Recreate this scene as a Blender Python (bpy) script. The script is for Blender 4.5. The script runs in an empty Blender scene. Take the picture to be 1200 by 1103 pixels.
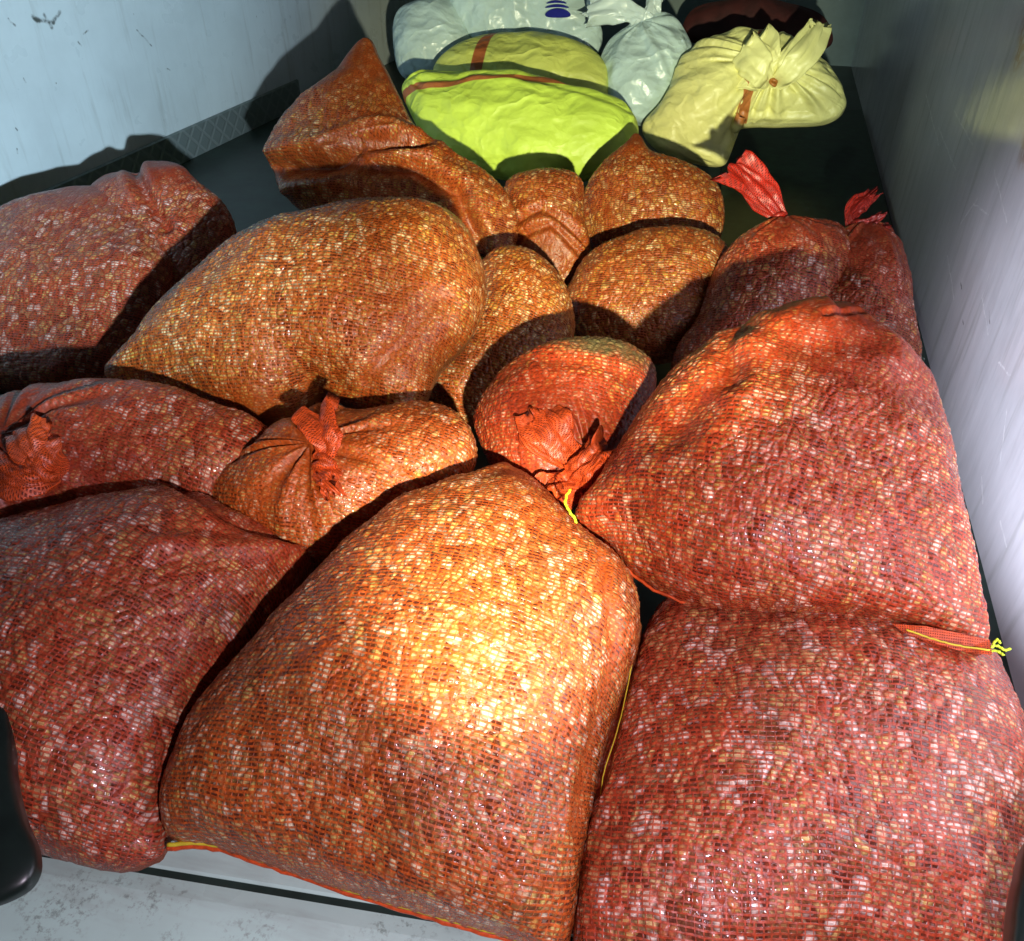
import bpy, math, random
import numpy as np
from mathutils import Vector, Matrix, noise
R = math.radians
random.seed(7)
sc = bpy.context.scene
C = sc.collection

# ------------------------------------------------------------ camera
CAM_H = 1.05
F_PX, CX, CY = 1000.0, 600.0, 551.5
cam_d = bpy.data.cameras.new('camera'); cam = bpy.data.objects.new('camera', cam_d); C.objects.link(cam)
cam.location = (0, 0, CAM_H); cam.rotation_euler = (R(90-38), 0, R(14))
cam_d.sensor_width = 36; cam_d.lens = 30; cam_d.clip_end = 100; cam_d.clip_start = .02
sc.camera = cam
bpy.context.view_layer.update()
CM = cam.matrix_world.to_3x3()
cR, cU, cF = CM @ Vector((1,0,0)), CM @ Vector((0,1,0)), CM @ Vector((0,0,-1))
# ------------------------------------------------------------ world + light (night, a hand torch, plus added wall fills)
w = bpy.data.worlds.new('World'); sc.world = w; w.use_nodes = True
bgn = w.node_tree.nodes['Background']
bgn.inputs[0].default_value = (.55, .68, .66, 1); bgn.inputs[1].default_value = .028
sc.view_settings.view_transform = 'Standard'; sc.view_settings.look = 'None'
sc.view_settings.exposure = 0; sc.view_settings.gamma = 1

def ray(px, py):
    return CM @ Vector(((px-CX)/F_PX, (CY-py)/F_PX, -1))
def at_z(px, py, z):
    d = ray(px, py); return Vector(cam.location) + d*((z-CAM_H)/d.z)
def on_plane(px, py, P, n):
    d = ray(px, py); o = Vector(cam.location)
    return o + d*((P-o).dot(n)/d.dot(n))

TORCH = Vector(cam.location) + cR*.13 - cU*.23 + cF*.02
def spot(name, target, energy, col, size, blend, rad=.016):
    l = bpy.data.lights.new(name, 'SPOT'); l.energy = energy; l.color = col
    l.spot_size = R(size); l.spot_blend = blend; l.shadow_soft_size = rad
    o = bpy.data.objects.new(name, l); C.objects.link(o); o.location = TORCH
    o.rotation_euler = (Vector(target)-TORCH).to_track_quat('-Z', 'Y').to_euler()
    return o
spot('torch_core', at_z(578, 672, .25), 235, (1, .95, .72), 22.5, 1.0)
spot('torch_beam', at_z(490, 420, .2), 64, (1, .80, .38), 41, 1.)
spot('torch_reach', at_z(690, 80, .3), 320, (1, 1, .60), 34, .8)
spot('torch_spill', at_z(680, 860, .2), 39, (.94, .80, .98), 116, .7)
spot('wall_fill_left', at_z(-150, -210, .75), 430, (.62, .86, 1), 47, .8)  # added fill at the torch's position, brightens the left wall
spot('wall_fill_right', at_z(1690, 480, .4), 560, (.84, .86, 1), 46, .4)  # added fill, aimed wide of the sacks to lift the right wall
spot('wall_fill_far', at_z(985, 8, .3), 110, (.74, 1, .90), 20, .9)  # added cool fill for the dim far end of the right wall

# ------------------------------------------------------------ node helpers
class NT:
    def __init__(s, name):
        s.m = bpy.data.materials.new(name); s.m.use_nodes = True
        s.t = s.m.node_tree; s.b = s.t.nodes['Principled BSDF']; s.out = s.t.nodes['Material Output']
    def n(s, typ, **kw):
        nd = s.t.nodes.new(typ)
        for k, v in kw.items(): setattr(nd, k, v)
        return nd
    def put(s, sock, v):
        if hasattr(v, 'is_linked') or isinstance(v, bpy.types.NodeSocket): s.t.links.new(v, sock)
        elif isinstance(v, (tuple, list)) and len(v) == 3 and sock.type == 'RGBA': sock.default_value = (*v, 1)
        else: sock.default_value = v
    def math(s, op, a, b=0., c=None, clamp=False):
        nd = s.n('ShaderNodeMath', operation=op, use_clamp=clamp)
        s.put(nd.inputs[0], a); s.put(nd.inputs[1], b)
        if c is not None: s.put(nd.inputs[2], c)
        return nd.outputs[0]
    def mix(s, f, a, b, blend='MIX'):
        nd = s.n('ShaderNodeMix', data_type='RGBA', blend_type=blend)
        s.put(nd.inputs[0], f); s.put(nd.inputs[6], a); s.put(nd.inputs[7], b)
        return nd.outputs[2]
    def noise(s, vec, scale, detail=2., rough=.5, dist=0.):
        nd = s.n('ShaderNodeTexNoise'); s.put(nd.inputs['Vector'], vec)
        nd.inputs['Scale'].default_value = scale; nd.inputs['Detail'].default_value = detail
        nd.inputs['Roughness'].default_value = rough; nd.inputs['Distortion'].default_value = dist
        return nd.outputs
    def vor(s, vec, scale, feature='F1', rnd=1.):
        nd = s.n('ShaderNodeTexVoronoi', feature=feature); s.put(nd.inputs['Vector'], vec)
        nd.inputs['Scale'].default_value = scale; nd.inputs['Randomness'].default_value = rnd
        return nd.outputs
    def ramp(s, f, stops, interp='LINEAR'):
        nd = s.n('ShaderNodeValToRGB'); cr = nd.color_ramp; cr.interpolation = interp
        while len(cr.elements) < len(stops): cr.elements.new(.5)
        for e, (p, c) in zip(cr.elements, stops):
            e.position = p; e.color = (*c, 1) if isinstance(c, tuple) else (c, c, c, 1)
        s.put(nd.inputs[0], f); return nd.outputs[0]
    def mapr(s, f, a, b, c=0., d=1.):
        nd = s.n('ShaderNodeMapRange', interpolation_type='SMOOTHSTEP'); s.put(nd.inputs[0], f)
        for i, v in enumerate((a, b, c, d)): s.put(nd.inputs[i+1], v)
        return nd.outputs[0]
    def mapping(s, vec, scale=(1,1,1), rot=(0,0,0), loc=(0,0,0)):
        nd = s.n('ShaderNodeMapping'); s.put(nd.inputs[0], vec)
        nd.inputs['Scale'].default_value = scale; nd.inputs['Rotation'].default_value = rot; nd.inputs['Location'].default_value = loc
        return nd.outputs[0]
    def vadd(s, a, b, k=1.):
        m = s.n('ShaderNodeVectorMath', operation='MULTIPLY_ADD'); s.put(m.inputs[0], b); m.inputs[1].default_value = (k,k,k); s.put(m.inputs[2], a)
        return m.outputs[0]
    def bump(s, h, strength, dist, normal=None):
        nd = s.n('ShaderNodeBump'); s.put(nd.inputs['Height'], h)
        nd.inputs['Strength'].default_value = strength; nd.inputs['Distance'].default_value = dist
        if normal is not None: s.put(nd.inputs['Normal'], normal)
        return nd.outputs[0]
    def sep(s, v):
        nd = s.n('ShaderNodeSeparateXYZ'); s.put(nd.inputs[0], v); return nd.outputs
    def set(s, **kw):
        for k, v in kw.items(): s.put(s.b.inputs[k.replace('_', ' ')], v)
        return s.m

# ------------------------------------------------------------ materials
def net_material(name, thread=(.48, .052, .009), cell=62., rows=6.0e-3, cols=8.6e-3, seed=0., tint=(1,1,1), cover=.50):
    t = NT(name)
    uv = t.n('ShaderNodeUVMap').outputs[0]
    bare = t.n('ShaderNodeAttribute', attribute_name='bare').outputs['Fac']
    base = t.mapping(uv, loc=(seed, seed*1.7, seed))
    # the weave wanders a little
    wob = t.noise(base, 9, 2)['Color']
    wv = t.vadd(base, wob, .022)
    wob2 = t.noise(base, 60, 1)['Color']
    wv = t.vadd(wv, wob2, .0018)
    # clams under the net
    cu = t.vadd(t.mapping(base, scale=(1, .78, 1), rot=(0, 0, .5)), t.noise(base, 45, 2)['Color'], .014)
    vf = t.vor(cu, cell); ve = t.vor(cu, cell, 'DISTANCE_TO_EDGE')
    pick = t.sep(vf['Color'])
    clam = t.ramp(pick[0], [(0., (.07, .022, .010)), (.14, (.22, .075, .030)), (.32, (.42, .22, .075)), (.50, (.60, .38, .17)),
                            (.66, (.70, .54, .16)), (.82, (.80, .66, .48)), (1., (.92, .88, .72))])
    band = t.noise(t.vadd(t.mapping(base, scale=(1, 3.5, 1)), vf['Color'], .6), 130, 2)['Fac']
    clam = t.mix(t.mapr(band, .35, .65, 0, .45), clam, (.16, .05, .03))
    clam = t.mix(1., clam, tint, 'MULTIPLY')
    gap = t.mapr(ve['Distance'], .03, .24, 1, 0)
    clam = t.mix(t.math('MULTIPLY', gap, .76), clam, (.075, .010, .005))
    # net: weft rows broad, warp threads thin
    xy = t.sep(wv)
    ty = t.math('ABSOLUTE', t.math('SUBTRACT', t.math('FRACT', t.math('DIVIDE', xy[1], rows)), .5))
    # alternate rows are offset as in a knitted sack
    rid = t.math('FLOOR', t.math('DIVIDE', xy[1], rows*4))
    tx = t.math('ABSOLUTE', t.math('SUBTRACT', t.math('FRACT', t.math('ADD', t.math('DIVIDE', xy[0], cols), t.math('MULTIPLY', rid, .37))), .5))
    dens = t.noise(base, 14, 2, .6)['Fac']
    tight = t.math('ADD', t.math('MULTIPLY', t.math('SUBTRACT', dens, .5), .34), t.math('MULTIPLY', bare, .20))
    rowm = t.mapr(t.math('ADD', ty, tight), .5-cover/2-.06, .5-cover/2+.06)
    colm = t.mapr(t.math('ADD', tx, tight), .5-.10-.05, .5-.10+.05)
    netm = t.math('MAXIMUM', rowm, colm)
    # in places the film lies doubled and hides the holes
    patch = t.mapr(t.noise(t.mapping(base, scale=(1, .6, 1)), 62, 2)['Fac'], .56, .66, 0, .5)
    netm = t.math('MAXIMUM', netm, t.math('MAXIMUM', patch, t.math('MULTIPLY', bare, .66)), clamp=True)
    tv = t.noise(base, 240, 1)['Fac']
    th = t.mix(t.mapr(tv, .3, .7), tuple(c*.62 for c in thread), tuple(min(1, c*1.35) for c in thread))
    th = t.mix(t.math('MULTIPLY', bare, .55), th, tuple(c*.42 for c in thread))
    # the thin film lets some of the shell colour through
    th = t.mix(t.math('MULTIPLY', t.math('SUBTRACT', 1., bare), .16), th, t.mix(1., clam, (1, .42, .22), 'MULTIPLY'))
    dirt = t.mapr(t.noise(base, 5, 4, .65)['Fac'], .54, .74, 0, .25)
    col = t.mix(t.math('MULTIPLY', netm, .93), clam, th)
    col = t.mix(dirt, col, (.11, .055, .025))
    grime = t.n('ShaderNodeAttribute', attribute_name='grime').outputs['Fac']
    gm = t.mapr(t.math('ADD', grime, t.math('MULTIPLY', t.math('SUBTRACT', t.noise(base, 34, 4)['Fac'], .5), 1.8)), .10, 1.15)
    col = t.mix(t.math('MULTIPLY', gm, t.mapr(pick[1], 0, 1, .8, 1)), col, (.15, .115, .05))
    rough = t.mapr(netm, 0, 1, .17, .45)
    # relief: shells, then the weave
    shell = t.math('MULTIPLY', t.mapr(ve['Distance'], 0, .34, 0, 1), t.math('SUBTRACT', 1., t.math('MULTIPLY', bare, .85)))
    dome = t.math('MULTIPLY', shell, t.math('ADD', .6, t.math('MULTIPLY', pick[1], .7)))
    n1 = t.bump(dome, .26, .0024)
    fine = t.noise(base, 330, 2)['Fac']
    n2 = t.bump(t.math('ADD', t.math('MULTIPLY', netm, 1.), t.math('MULTIPLY', fine, .7)), .55, .0009, n1)
    t.set(Base_Color=col, Roughness=rough, Normal=n2)
    t.b.inputs['Specular IOR Level'].default_value = .45
    d = t.n('ShaderNodeDisplacement'); t.put(d.inputs['Height'], dome); d.inputs['Midlevel'].default_value = .5; d.inputs['Scale'].default_value = .0018
    t.t.links.new(d.outputs[0], t.out.inputs['Displacement'])
    t.m.displacement_method = 'DISPLACEMENT'
    return t.m

def film_material(name, col=(.50, .022, .010)):
    t = NT(name); o = t.n('ShaderNodeTexCoord').outputs['Object']
    n = t.noise(o, 90, 3, .6)['Fac']
    uv = t.n('ShaderNodeUVMap').outputs[0]; s = t.sep(uv)
    g = t.math('ABSOLUTE', t.math('SUBTRACT', t.math('FRACT', t.math('DIVIDE', s[1], .0026)), .5))
    g2 = t.math('ABSOLUTE', t.math('SUBTRACT', t.math('FRACT', t.math('DIVIDE', s[0], .0026)), .5))
    mesh = t.math('MAXIMUM', t.mapr(g, .2, .34), t.mapr(g2, .2, .34))
    c = t.mix(t.mapr(n, .3, .7), tuple(v*.55 for v in col), col)
    c = t.mix(t.math('MULTIPLY', t.math('SUBTRACT', 1., mesh), .6), c, (.10, .012, .006))
    t.set(Base_Color=c, Roughness=.42, Normal=t.bump(t.math('ADD', mesh, n), .5, .001), Alpha=t.mapr(mesh, 0, 1, .45, 1))
    return t.m

def woven_material(name, col, stripe=None, stripe_axis=0, stripe_at=0., stripe_w=.03, rough=.48):
    t = NT(name); uv = t.n('ShaderNodeUVMap').outputs[0]
    n = t.noise(uv, 6, 4, .6)['Fac']; s = t.sep(t.vadd(uv, t.noise(uv, 5, 2)['Color'], .02))
    c = t.mix(t.mapr(n, .3, .75), col, tuple(v*.78 for v in col))
    if stripe:
        d = t.math('ABSOLUTE', t.math('SUBTRACT', s[stripe_axis], stripe_at))
        c = t.mix(t.mapr(d, stripe_w*.46, stripe_w*.54, 1, 0), c, stripe)
    g = t.math('ABSOLUTE', t.math('SUBTRACT', t.math('FRACT', t.math('DIVIDE', s[0], .0035)), .5))
    g2 = t.math('ABSOLUTE', t.math('SUBTRACT', t.math('FRACT', t.math('DIVIDE', s[1], .0035)), .5))
    cv = t.vadd(t.mapping(uv, scale=(1, 1.7, 1)), t.noise(uv, 7, 3)['Color'], .16)
    f1 = t.vor(cv, 7.5)['Distance']; f2 = t.vor(t.mapping(cv, rot=(0, 0, .9)), 19)['Distance']
    w1 = t.math('ADD', t.math('ADD', f1, t.math('MULTIPLY', f2, .35)), t.math('MULTIPLY', t.noise(cv, 30, 3, .6)['Fac'], .15))
    w1 = t.math('ADD', w1, t.math('MULTIPLY', t.math('ABSOLUTE', t.math('SUBTRACT', t.noise(cv, 6, 2, .45)['Fac'], .5)), -2.2))
    t.set(Base_Color=c, Roughness=rough, Normal=t.bump(w1, .55, .024, t.bump(t.math('MULTIPLY', g, g2), .25, .0006)))
    t.b.inputs['Subsurface Weight'].default_value = 0
    return t.m

def wall_material(name, col, stain_dark=.5, rough=.35, marks=(), seed=0):
    t = NT(name); o = t.mapping(t.n('ShaderNodeTexCoord').outputs['Object'], loc=(seed, seed, seed))
    n = t.noise(o, 2.2, 5, .6)['Fac']
    c = t.mix(t.mapr(n, .35, .7), col, tuple(v*.84 for v in col))
    run = t.noise(t.mapping(o, scale=(1, 5, .5)), 5, 4, .6)['Fac']
    c = t.mix(t.mapr(run, .52, .75, 0, .30), c, (.24, .25, .22))
    spk = t.noise(t.mapping(o, scale=(1, 1, .6)), 26, 3, .7)['Fac']
    reg = t.noise(o, 2.6, 1)['Fac']
    sp = t.math('MULTIPLY', t.mapr(spk, .70, .74), t.mapr(reg, .5, .6)) if name != 'worn_white_sill' else t.math('MULTIPLY', t.mapr(t.noise(o, 110, 5, .75)['Fac'], .50, .66), t.mapr(t.noise(o, 10, 3)['Fac'], .48, .66))
    if name == 'worn_white_sill': sp = t.math('MULTIPLY', sp, .6)
    c = t.mix(t.math('MULTIPLY', sp, stain_dark), c, (.07, .075, .05))
    h = n
    q = t.sep(t.vadd(t.n('ShaderNodeTexCoord').outputs['Object'], t.noise(o, 30, 2)['Color'], .012))
    for (ya, za, yb, zb, wd, cc) in marks:
        L2 = (yb-ya)**2+(zb-za)**2
        dy = t.math('SUBTRACT', q[1], ya+.006); dz = t.math('SUBTRACT', q[2], za+.006)
        h_ = t.math('DIVIDE', t.math('ADD', t.math('MULTIPLY', dy, yb-ya), t.math('MULTIPLY', dz, zb-za)), L2, clamp=True)
        ey = t.math('SUBTRACT', dy, t.math('MULTIPLY', h_, yb-ya)); ez = t.math('SUBTRACT', dz, t.math('MULTIPLY', h_, zb-za))
        dd = t.math('SQRT', t.math('ADD', t.math('MULTIPLY', ey, ey), t.math('MULTIPLY', ez, ez)))
        c = t.mix(t.math('MULTIPLY', t.mapr(dd, wd*.2, wd, .7, 0), t.mapr(t.noise(o, 70, 2)['Fac'], .35, .6, .25, 1)), c, cc)
    t.set(Base_Color=c, Roughness=t.mapr(t.noise(o, 12, 3)['Fac'], .3, .7, rough*.75, rough*1.3), Normal=t.bump(t.noise(t.mapping(o, scale=(1,1,.25)), 18, 3)['Fac'], .25, .004))
    return t.m

def plain(name, col, rough=.5, metal=0., var=.25, scale=30, bump=.2, bd=.001):
    t = NT(name); o = t.n('ShaderNodeTexCoord').outputs['Object']
    n = t.noise(o, scale, 4, .6)['Fac']
    t.set(Base_Color=t.mix(t.mapr(n, .3, .7), tuple(v*(1-var) for v in col), col), Roughness=rough, Metallic=metal, Normal=t.bump(n, bump, bd))
    return t.m

MNET = [net_material('net_sack_orange', thread=(.50, .085, .010), cell=88, seed=1.3, tint=(.95, .90, .76)),
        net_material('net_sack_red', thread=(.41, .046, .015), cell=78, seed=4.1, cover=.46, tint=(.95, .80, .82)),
        net_material('net_sack_brown', thread=(.36, .062, .008), seed=7.7, cell=78, tint=(.85, .74, .45), cover=.54),
        net_material('net_sack_bright_red', thread=(.44, .044, .010), seed=9.2, cell=84, tint=(1, .80, .68), cover=.52),
        net_material('net_sack_gold', thread=(.46, .090, .010), seed=12.5, cell=96, tint=(1, .92, .60), cover=.50)]
M_film = film_material('red_net_film')
M_film2 = film_material('orange_net_film', (.78, .10, .018))
M_thread = plain('yellow_stitch_thread', (.75, .60, .03), .6)
M_lime = plain('lime_thread', (.65, .85, .03), .5)
M_yellow = woven_material('yellow_woven_sack', (.64, .86, .11), (.40, .13, .04), 1, .115, .030)
M_yellow2 = woven_material('yellow_woven_sack_striped', (.66, .72, .16), (.36, .10, .03), 0, -.13, .045)
M_yellow3 = woven_material('yellow_plastic_sack', (.84, .80, .30), (.45, .16, .04), 0, .01, .035, .42)
M_yfilm = woven_material('yellow_plastic_neck', (.84, .80, .32), rough=.42)
M_white = woven_material('white_plastic_sack', (.60, .78, .78), rough=.3)
M_wfilm = woven_material('white_plastic_neck', (.64, .78, .78), rough=.28)
M_blue = plain('blue_ink', (.015, .02, .26), .4)

# ------------------------------------------------------------ object helpers
def tag(o, label, cat, group=None):
    o['label'] = label; o['category'] = cat
    if group: o['group'] = group
    return o
def struct(o): o['kind'] = 'structure'; return o
def mesh_obj(name, verts, faces, mat, parent=None, smooth=False, uvs=None):
    me = bpy.data.meshes.new(name); me.from_pydata([tuple(v) for v in verts], [], [tuple(f) for f in faces])
    if smooth: me.polygons.foreach_set('use_smooth', [True]*len(me.polygons))
    me.materials.append(mat)
    if uvs is not None:
        ul = me.uv_layers.new(name='UVMap'); li = np.empty(len(me.loops), dtype=np.int32); me.loops.foreach_get('vertex_index', li)
        ul.data.foreach_set('uv', np.asarray(uvs, dtype=np.float32)[li].ravel())
    me.update()
    o = bpy.data.objects.new(name, me); C.objects.link(o)
    if parent: o.parent = parent; o.matrix_parent_inverse = Matrix.Translation(-parent.location)
    return o
def box_obj(name, x0, x1, y0, y1, z0, z1, mat, parent=None, bevel=0.):
    v = [(x,y,z) for x in (x0,x1) for y in (y0,y1) for z in (z0,z1)]
    f = [(0,1,3,2),(4,6,7,5),(0,4,5,1),(2,3,7,6),(0,2,6,4),(1,5,7,3)]
    o = mesh_obj(name, v, f, mat, parent)
    if bevel:
        m = o.modifiers.new('bevel', 'BEVEL'); m.width = bevel; m.segments = 3
    return o
def empty(name, loc):
    o = bpy.data.objects.new(name, None); C.objects.link(o); o.location = loc; o.empty_display_size = .1; return o

def closed_spline(P, N):
    P = np.asarray(P, float); n = len(P); out = []
    # centripetal Catmull-Rom
    for i in range(n):
        p0, p1, p2, p3 = P[(i-1)%n], P[i], P[(i+1)%n], P[(i+2)%n]
        t0 = 0; t1 = t0+max(1e-6, np.linalg.norm(p1-p0))**.5; t2 = t1+max(1e-6, np.linalg.norm(p2-p1))**.5; t3 = t2+max(1e-6, np.linalg.norm(p3-p2))**.5
        for t in np.linspace(t1, t2, 16, endpoint=False):
            A1=(t1-t)/(t1-t0)*p0+(t-t0)/(t1-t0)*p1; A2=(t2-t)/(t2-t1)*p1+(t-t1)/(t2-t1)*p2; A3=(t3-t)/(t3-t2)*p2+(t-t2)/(t3-t2)*p3
            B1=(t2-t)/(t2-t0)*A1+(t-t0)/(t2-t0)*A2; B2=(t3-t)/(t3-t1)*A2+(t-t1)/(t3-t1)*A3
            out.append((t2-t)/(t2-t1)*B1+(t-t1)/(t2-t1)*B2)
    out = np.array(out)
    d = np.linalg.norm(np.roll(out, -1, 0)-out, axis=1); s = np.concatenate([[0], np.cumsum(d)])
    q = np.linspace(0, s[-1], N, endpoint=False); ext = np.vstack([out, out[:1]])
    return np.stack([np.interp(q, s, ext[:,k]) for k in (0,1)], 1)

def cubic_w(f):
    return np.stack([-.5*f+f*f-.5*f**3, 1-2.5*f*f+1.5*f**3, .5*f+2*f*f-1.5*f**3, -.5*f*f+.5*f**3])

def inflate(rim, c, NA=80, NR=16):
    """Poisson inflation on a polar mesh; returns phi[ring, angle] (ring 0 = centre, NR = rim)."""
    idx = np.arange(0, len(rim), len(rim)/NA).astype(int)[:NA]; r = rim[idx]
    s = np.arange(1, NR+1)/NR
    V = np.vstack([c[None], (c + s[:,None,None]*(r-c)[None]).reshape(-1, 2)])
    tri = []
    for j in range(NA):
        k = (j+1) % NA; tri.append((0, 1+j, 1+k))
        for i in range(NR-1):
            a, b, d, e = 1+i*NA+j, 1+i*NA+k, 1+(i+1)*NA+j, 1+(i+1)*NA+k
            tri += [(a, d, e), (a, e, b)]
    tri = np.array(tri); N = len(V); K = np.zeros((N, N)); F = np.zeros(N)
    for q in range(3):
        i, j, k = tri[:,q], tri[:,(q+1)%3], tri[:,(q+2)%3]
        u, v = V[i]-V[k], V[j]-V[k]; cr = np.abs(u[:,0]*v[:,1]-u[:,1]*v[:,0])+1e-12
        cot = np.clip((u*v).sum(1)/cr, -3, 8)*.5
        np.add.at(K, (i,i), cot); np.add.at(K, (j,j), cot); np.add.at(K, (i,j), -cot); np.add.at(K, (j,i), -cot)
        np.add.at(F, i, cr/6)
    free = np.arange(0, 1+(NR-1)*NA)
    x = np.zeros(N); x[free] = np.linalg.solve(K[np.ix_(free, free)], F[free])
    phi = np.vstack([np.full((1, NA), x[0]), x[1:].reshape(NR, NA)])
    return np.maximum(phi, 0)/x.max()

def sample_phi(phi, s, NAf):
    NR, NA = phi.shape[0]-1, phi.shape[1]
    ext = np.vstack([np.roll(phi[1:2], NA//2, 1), phi, 2*phi[-1:]-phi[-2:-1]])
    a = np.arange(NAf)*NA/NAf; ai = a.astype(int); aw = cubic_w(a-ai)
    E = sum(ext[:, (ai+k-1) % NA]*aw[k] for k in range(4))
    q = np.clip(s*NR, 0, NR-1e-6); qi = q.astype(int); qw = cubic_w(q-qi)
    return np.maximum(sum(E[qi+k]*qw[k][:,None] for k in range(4)), 0)

PLANES = {}
def sack(name, px, znear, tilt, htop, hbot, mat, key=None, side=0., power=.5, parent=None, near=None,
         lumps=(.020, 5.), mid=(.0042, 17), pleats=(), creases=(), bare=(), centre=None, NAf=340, NRf=84, floor=.004, uvrot=0., seed=0, grime=None):
    px = np.array(px, float)
    if near is None: near = px[np.argmax(px[:,1])]
    P = at_z(near[0], near[1], znear)
    yaw = R(14)*0
    n = Vector((math.sin(R(side)), -math.sin(R(tilt)), math.cos(R(tilt)))).normalized()
    ex = Vector((1, 0, 0)); ex = (ex - n*ex.dot(n)).normalized(); ey = n.cross(ex)
    PLANES[key or name] = (P, n, ex, ey)
    loc = lambda p: (lambda q: np.array(((q-P).dot(ex), (q-P).dot(ey))))(on_plane(p[0], p[1], P, n))
    L = np.array([loc(p) for p in px])
    if ((L[:,0]*np.roll(L[:,1],-1)-np.roll(L[:,0],-1)*L[:,1]).sum()) < 0: L = L[::-1]
    rim = closed_spline(L, NAf)
    if centre is not None: c = loc(centre)
    else:
        x, y = rim[:,0], rim[:,1]; x1, y1 = np.roll(x,-1), np.roll(y,-1); a = x*y1-x1*y; A = a.sum()/2
        c = np.array([((x+x1)*a).sum(), ((y+y1)*a).sum()])/(6*A)
    phi = inflate(rim, c)
    pix = max(.3, (P-Vector(cam.location)).length)/F_PX        # metres per photo pixel here
    def side_grid(NR, h):
        t = np.arange(1, NR+1)/NR; s = np.sin(t*math.pi/2)
        s = .55*s+.45*t if NR > 30 else s
        s[-1] = 1
        ph = sample_phi(phi, s, NAf); ph[-1] = 0
        z = h*ph**power
        xy = c + s[:,None,None]*(rim-c)[None]
        return s, xy, z
    s, xy, z = side_grid(NRf, htop)
    hc = htop*sample_phi(phi, np.array([0.]), NAf).mean()**power
    # arclength uv along every ray
    P3 = np.concatenate([xy, z[...,None]], 2); c3 = np.array([c[0], c[1], hc])
    prev = np.concatenate([np.broadcast_to(c3, (1,NAf,3)), P3[:-1]])
    arc = np.cumsum(np.linalg.norm(P3-prev, axis=2), 0)
    dirs = (rim-c)/np.linalg.norm(rim-c, axis=1)[:,None]
    UV = dirs[None]*arc[...,None]
    # surface normal by differences
    dth = np.roll(P3, -1, 1)-np.roll(P3, 1, 1)
    ds = np.concatenate([P3[1:], P3[-1:]])-prev
    N = np.cross(ds, dth); N /= np.linalg.norm(N, axis=2)[...,None]+1e-12
    N[N[...,2] < 0] *= 1
    V = np.concatenate([c3[None], P3.reshape(-1,3)]); N = np.concatenate([[[0,0,1.]], N.reshape(-1,3)])
    S = np.concatenate([[0], np.repeat(s, NAf)])
    disp = np.zeros(len(V)); B = np.zeros(len(V)); sd = seed*7.31+len(px)
    for k in range(len(V)):
        x, y = V[k,0], V[k,1]; zz = V[k,2]
        disp[k] = lumps[0]*noise.noise(Vector((x*lumps[1]+sd, y*lumps[1], zz*lumps[1]*1.2))) + mid[0]*noise.noise(Vector((x*mid[1], y*mid[1]+sd, zz*mid[1])))
    B += .10*np.clip((S-.93)/.07, 0, 1)
    for (kx, ky, Rp, cnt, amp, dip) in pleats:
        k2 = loc((kx, ky)); d = V[:,:2]-k2; r = np.hypot(d[:,0], d[:,1]); th = np.arctan2(d[:,1], d[:,0]); Rm = Rp*pix
        rn = r/Rm
        wob = np.array([noise.noise(Vector((math.cos(a)*1.6+sd, math.sin(a)*1.6, q*1.2))) for a, q in zip(th, rn)])
        wv = np.sin(cnt*th+5*wob)*.6+np.sin(cnt*1.7*th+1.3+7*wob)*.4
        env = np.exp(-(rn/.85)**1.5)*np.clip(rn/.16, 0, 1)
        disp += amp*wv*env*(.6+.8*np.abs(wob)) - dip*np.exp(-(rn/.42)**2)
        B = np.maximum(B, np.clip(np.exp(-(rn/.42)**1.4)*1.1+.45*env*np.clip(-wv, 0, 1), 0, 1))
    for (pts, wid, depth) in creases:
        q = np.array([loc(p) for p in pts]); dm = np.full(len(V), 9.); 
        for a, b in zip(q[:-1], q[1:]):
            ab = b-a; t = np.clip(((V[:,:2]-a)@ab)/(ab@ab), 0, 1); dm = np.minimum(dm, np.hypot(*(V[:,:2]-a-t[:,None]*ab).T))
        wm = wid*pix; g = np.exp(-(dm/wm)**2)
        disp -= depth*g - depth*.35*np.exp(-((dm-wm*1.9)/wm)**2)
        B = np.maximum(B, .55*g*(1 if depth > 0 else .6))
    for (bx, by, Rp, val) in bare:
        k2 = loc((bx, by)); r = np.hypot(*(V[:,:2]-k2).T)/(Rp*pix)
        B = np.maximum(B, val*np.exp(-r**3))
    disp *= np.clip((1-S)/.05, .25, 1)
    V = V + N*disp[:,None]
    # underside
    NB = 14
    s2, xy2, z2 = side_grid(NB, hbot); s2 = s2[:-1]; xy2 = xy2[:-1]; z2 = z2[:-1]
    Vb = np.concatenate([[[c[0], c[1], -hbot]], np.concatenate([xy2, -z2[...,None]], 2).reshape(-1,3)])
    UVb = np.concatenate([[[0,0]], (c+s2[:,None,None]*(rim-c)[None]).reshape(-1,2)-c+1.7])
    nt = len(V); V = np.vstack([V, Vb]); UVa = np.vstack([[[0,0]], UV.reshape(-1,2), UVb]); B = np.concatenate([B, np.zeros(len(Vb))])
    rows_dir = uvrot + .12*math.sin(seed*2.3)
    cr_, sr_ = math.cos(rows_dir), math.sin(rows_dir); UVa = UVa@np.array([[cr_, sr_], [-sr_, cr_]]) + np.array([seed*.731, seed*1.137])*(seed < 20)
    M = np.array([list(ex), list(ey), list(n)]); W = V@M + np.array(list(P))
    W[:,2] = np.where(W[:,2] < floor, floor+(W[:,2]-floor)*.01, W[:,2])
    j = np.arange(NAf); k = (j+1) % NAf
    faces = [(0, 1+a, 1+b) for a, b in zip(j, k)]
    for i in range(NRf-1):
        o = 1+i*NAf; faces += list(zip(o+j, o+NAf+j, o+NAf+k, o+k))
    bo = nt
    faces += [(bo, bo+1+b, bo+1+a) for a, b in zip(j, k)]
    for i in range(NB-2):
        o = bo+1+i*NAf; faces += list(zip(o+k, o+NAf+k, o+NAf+j, o+j))
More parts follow.
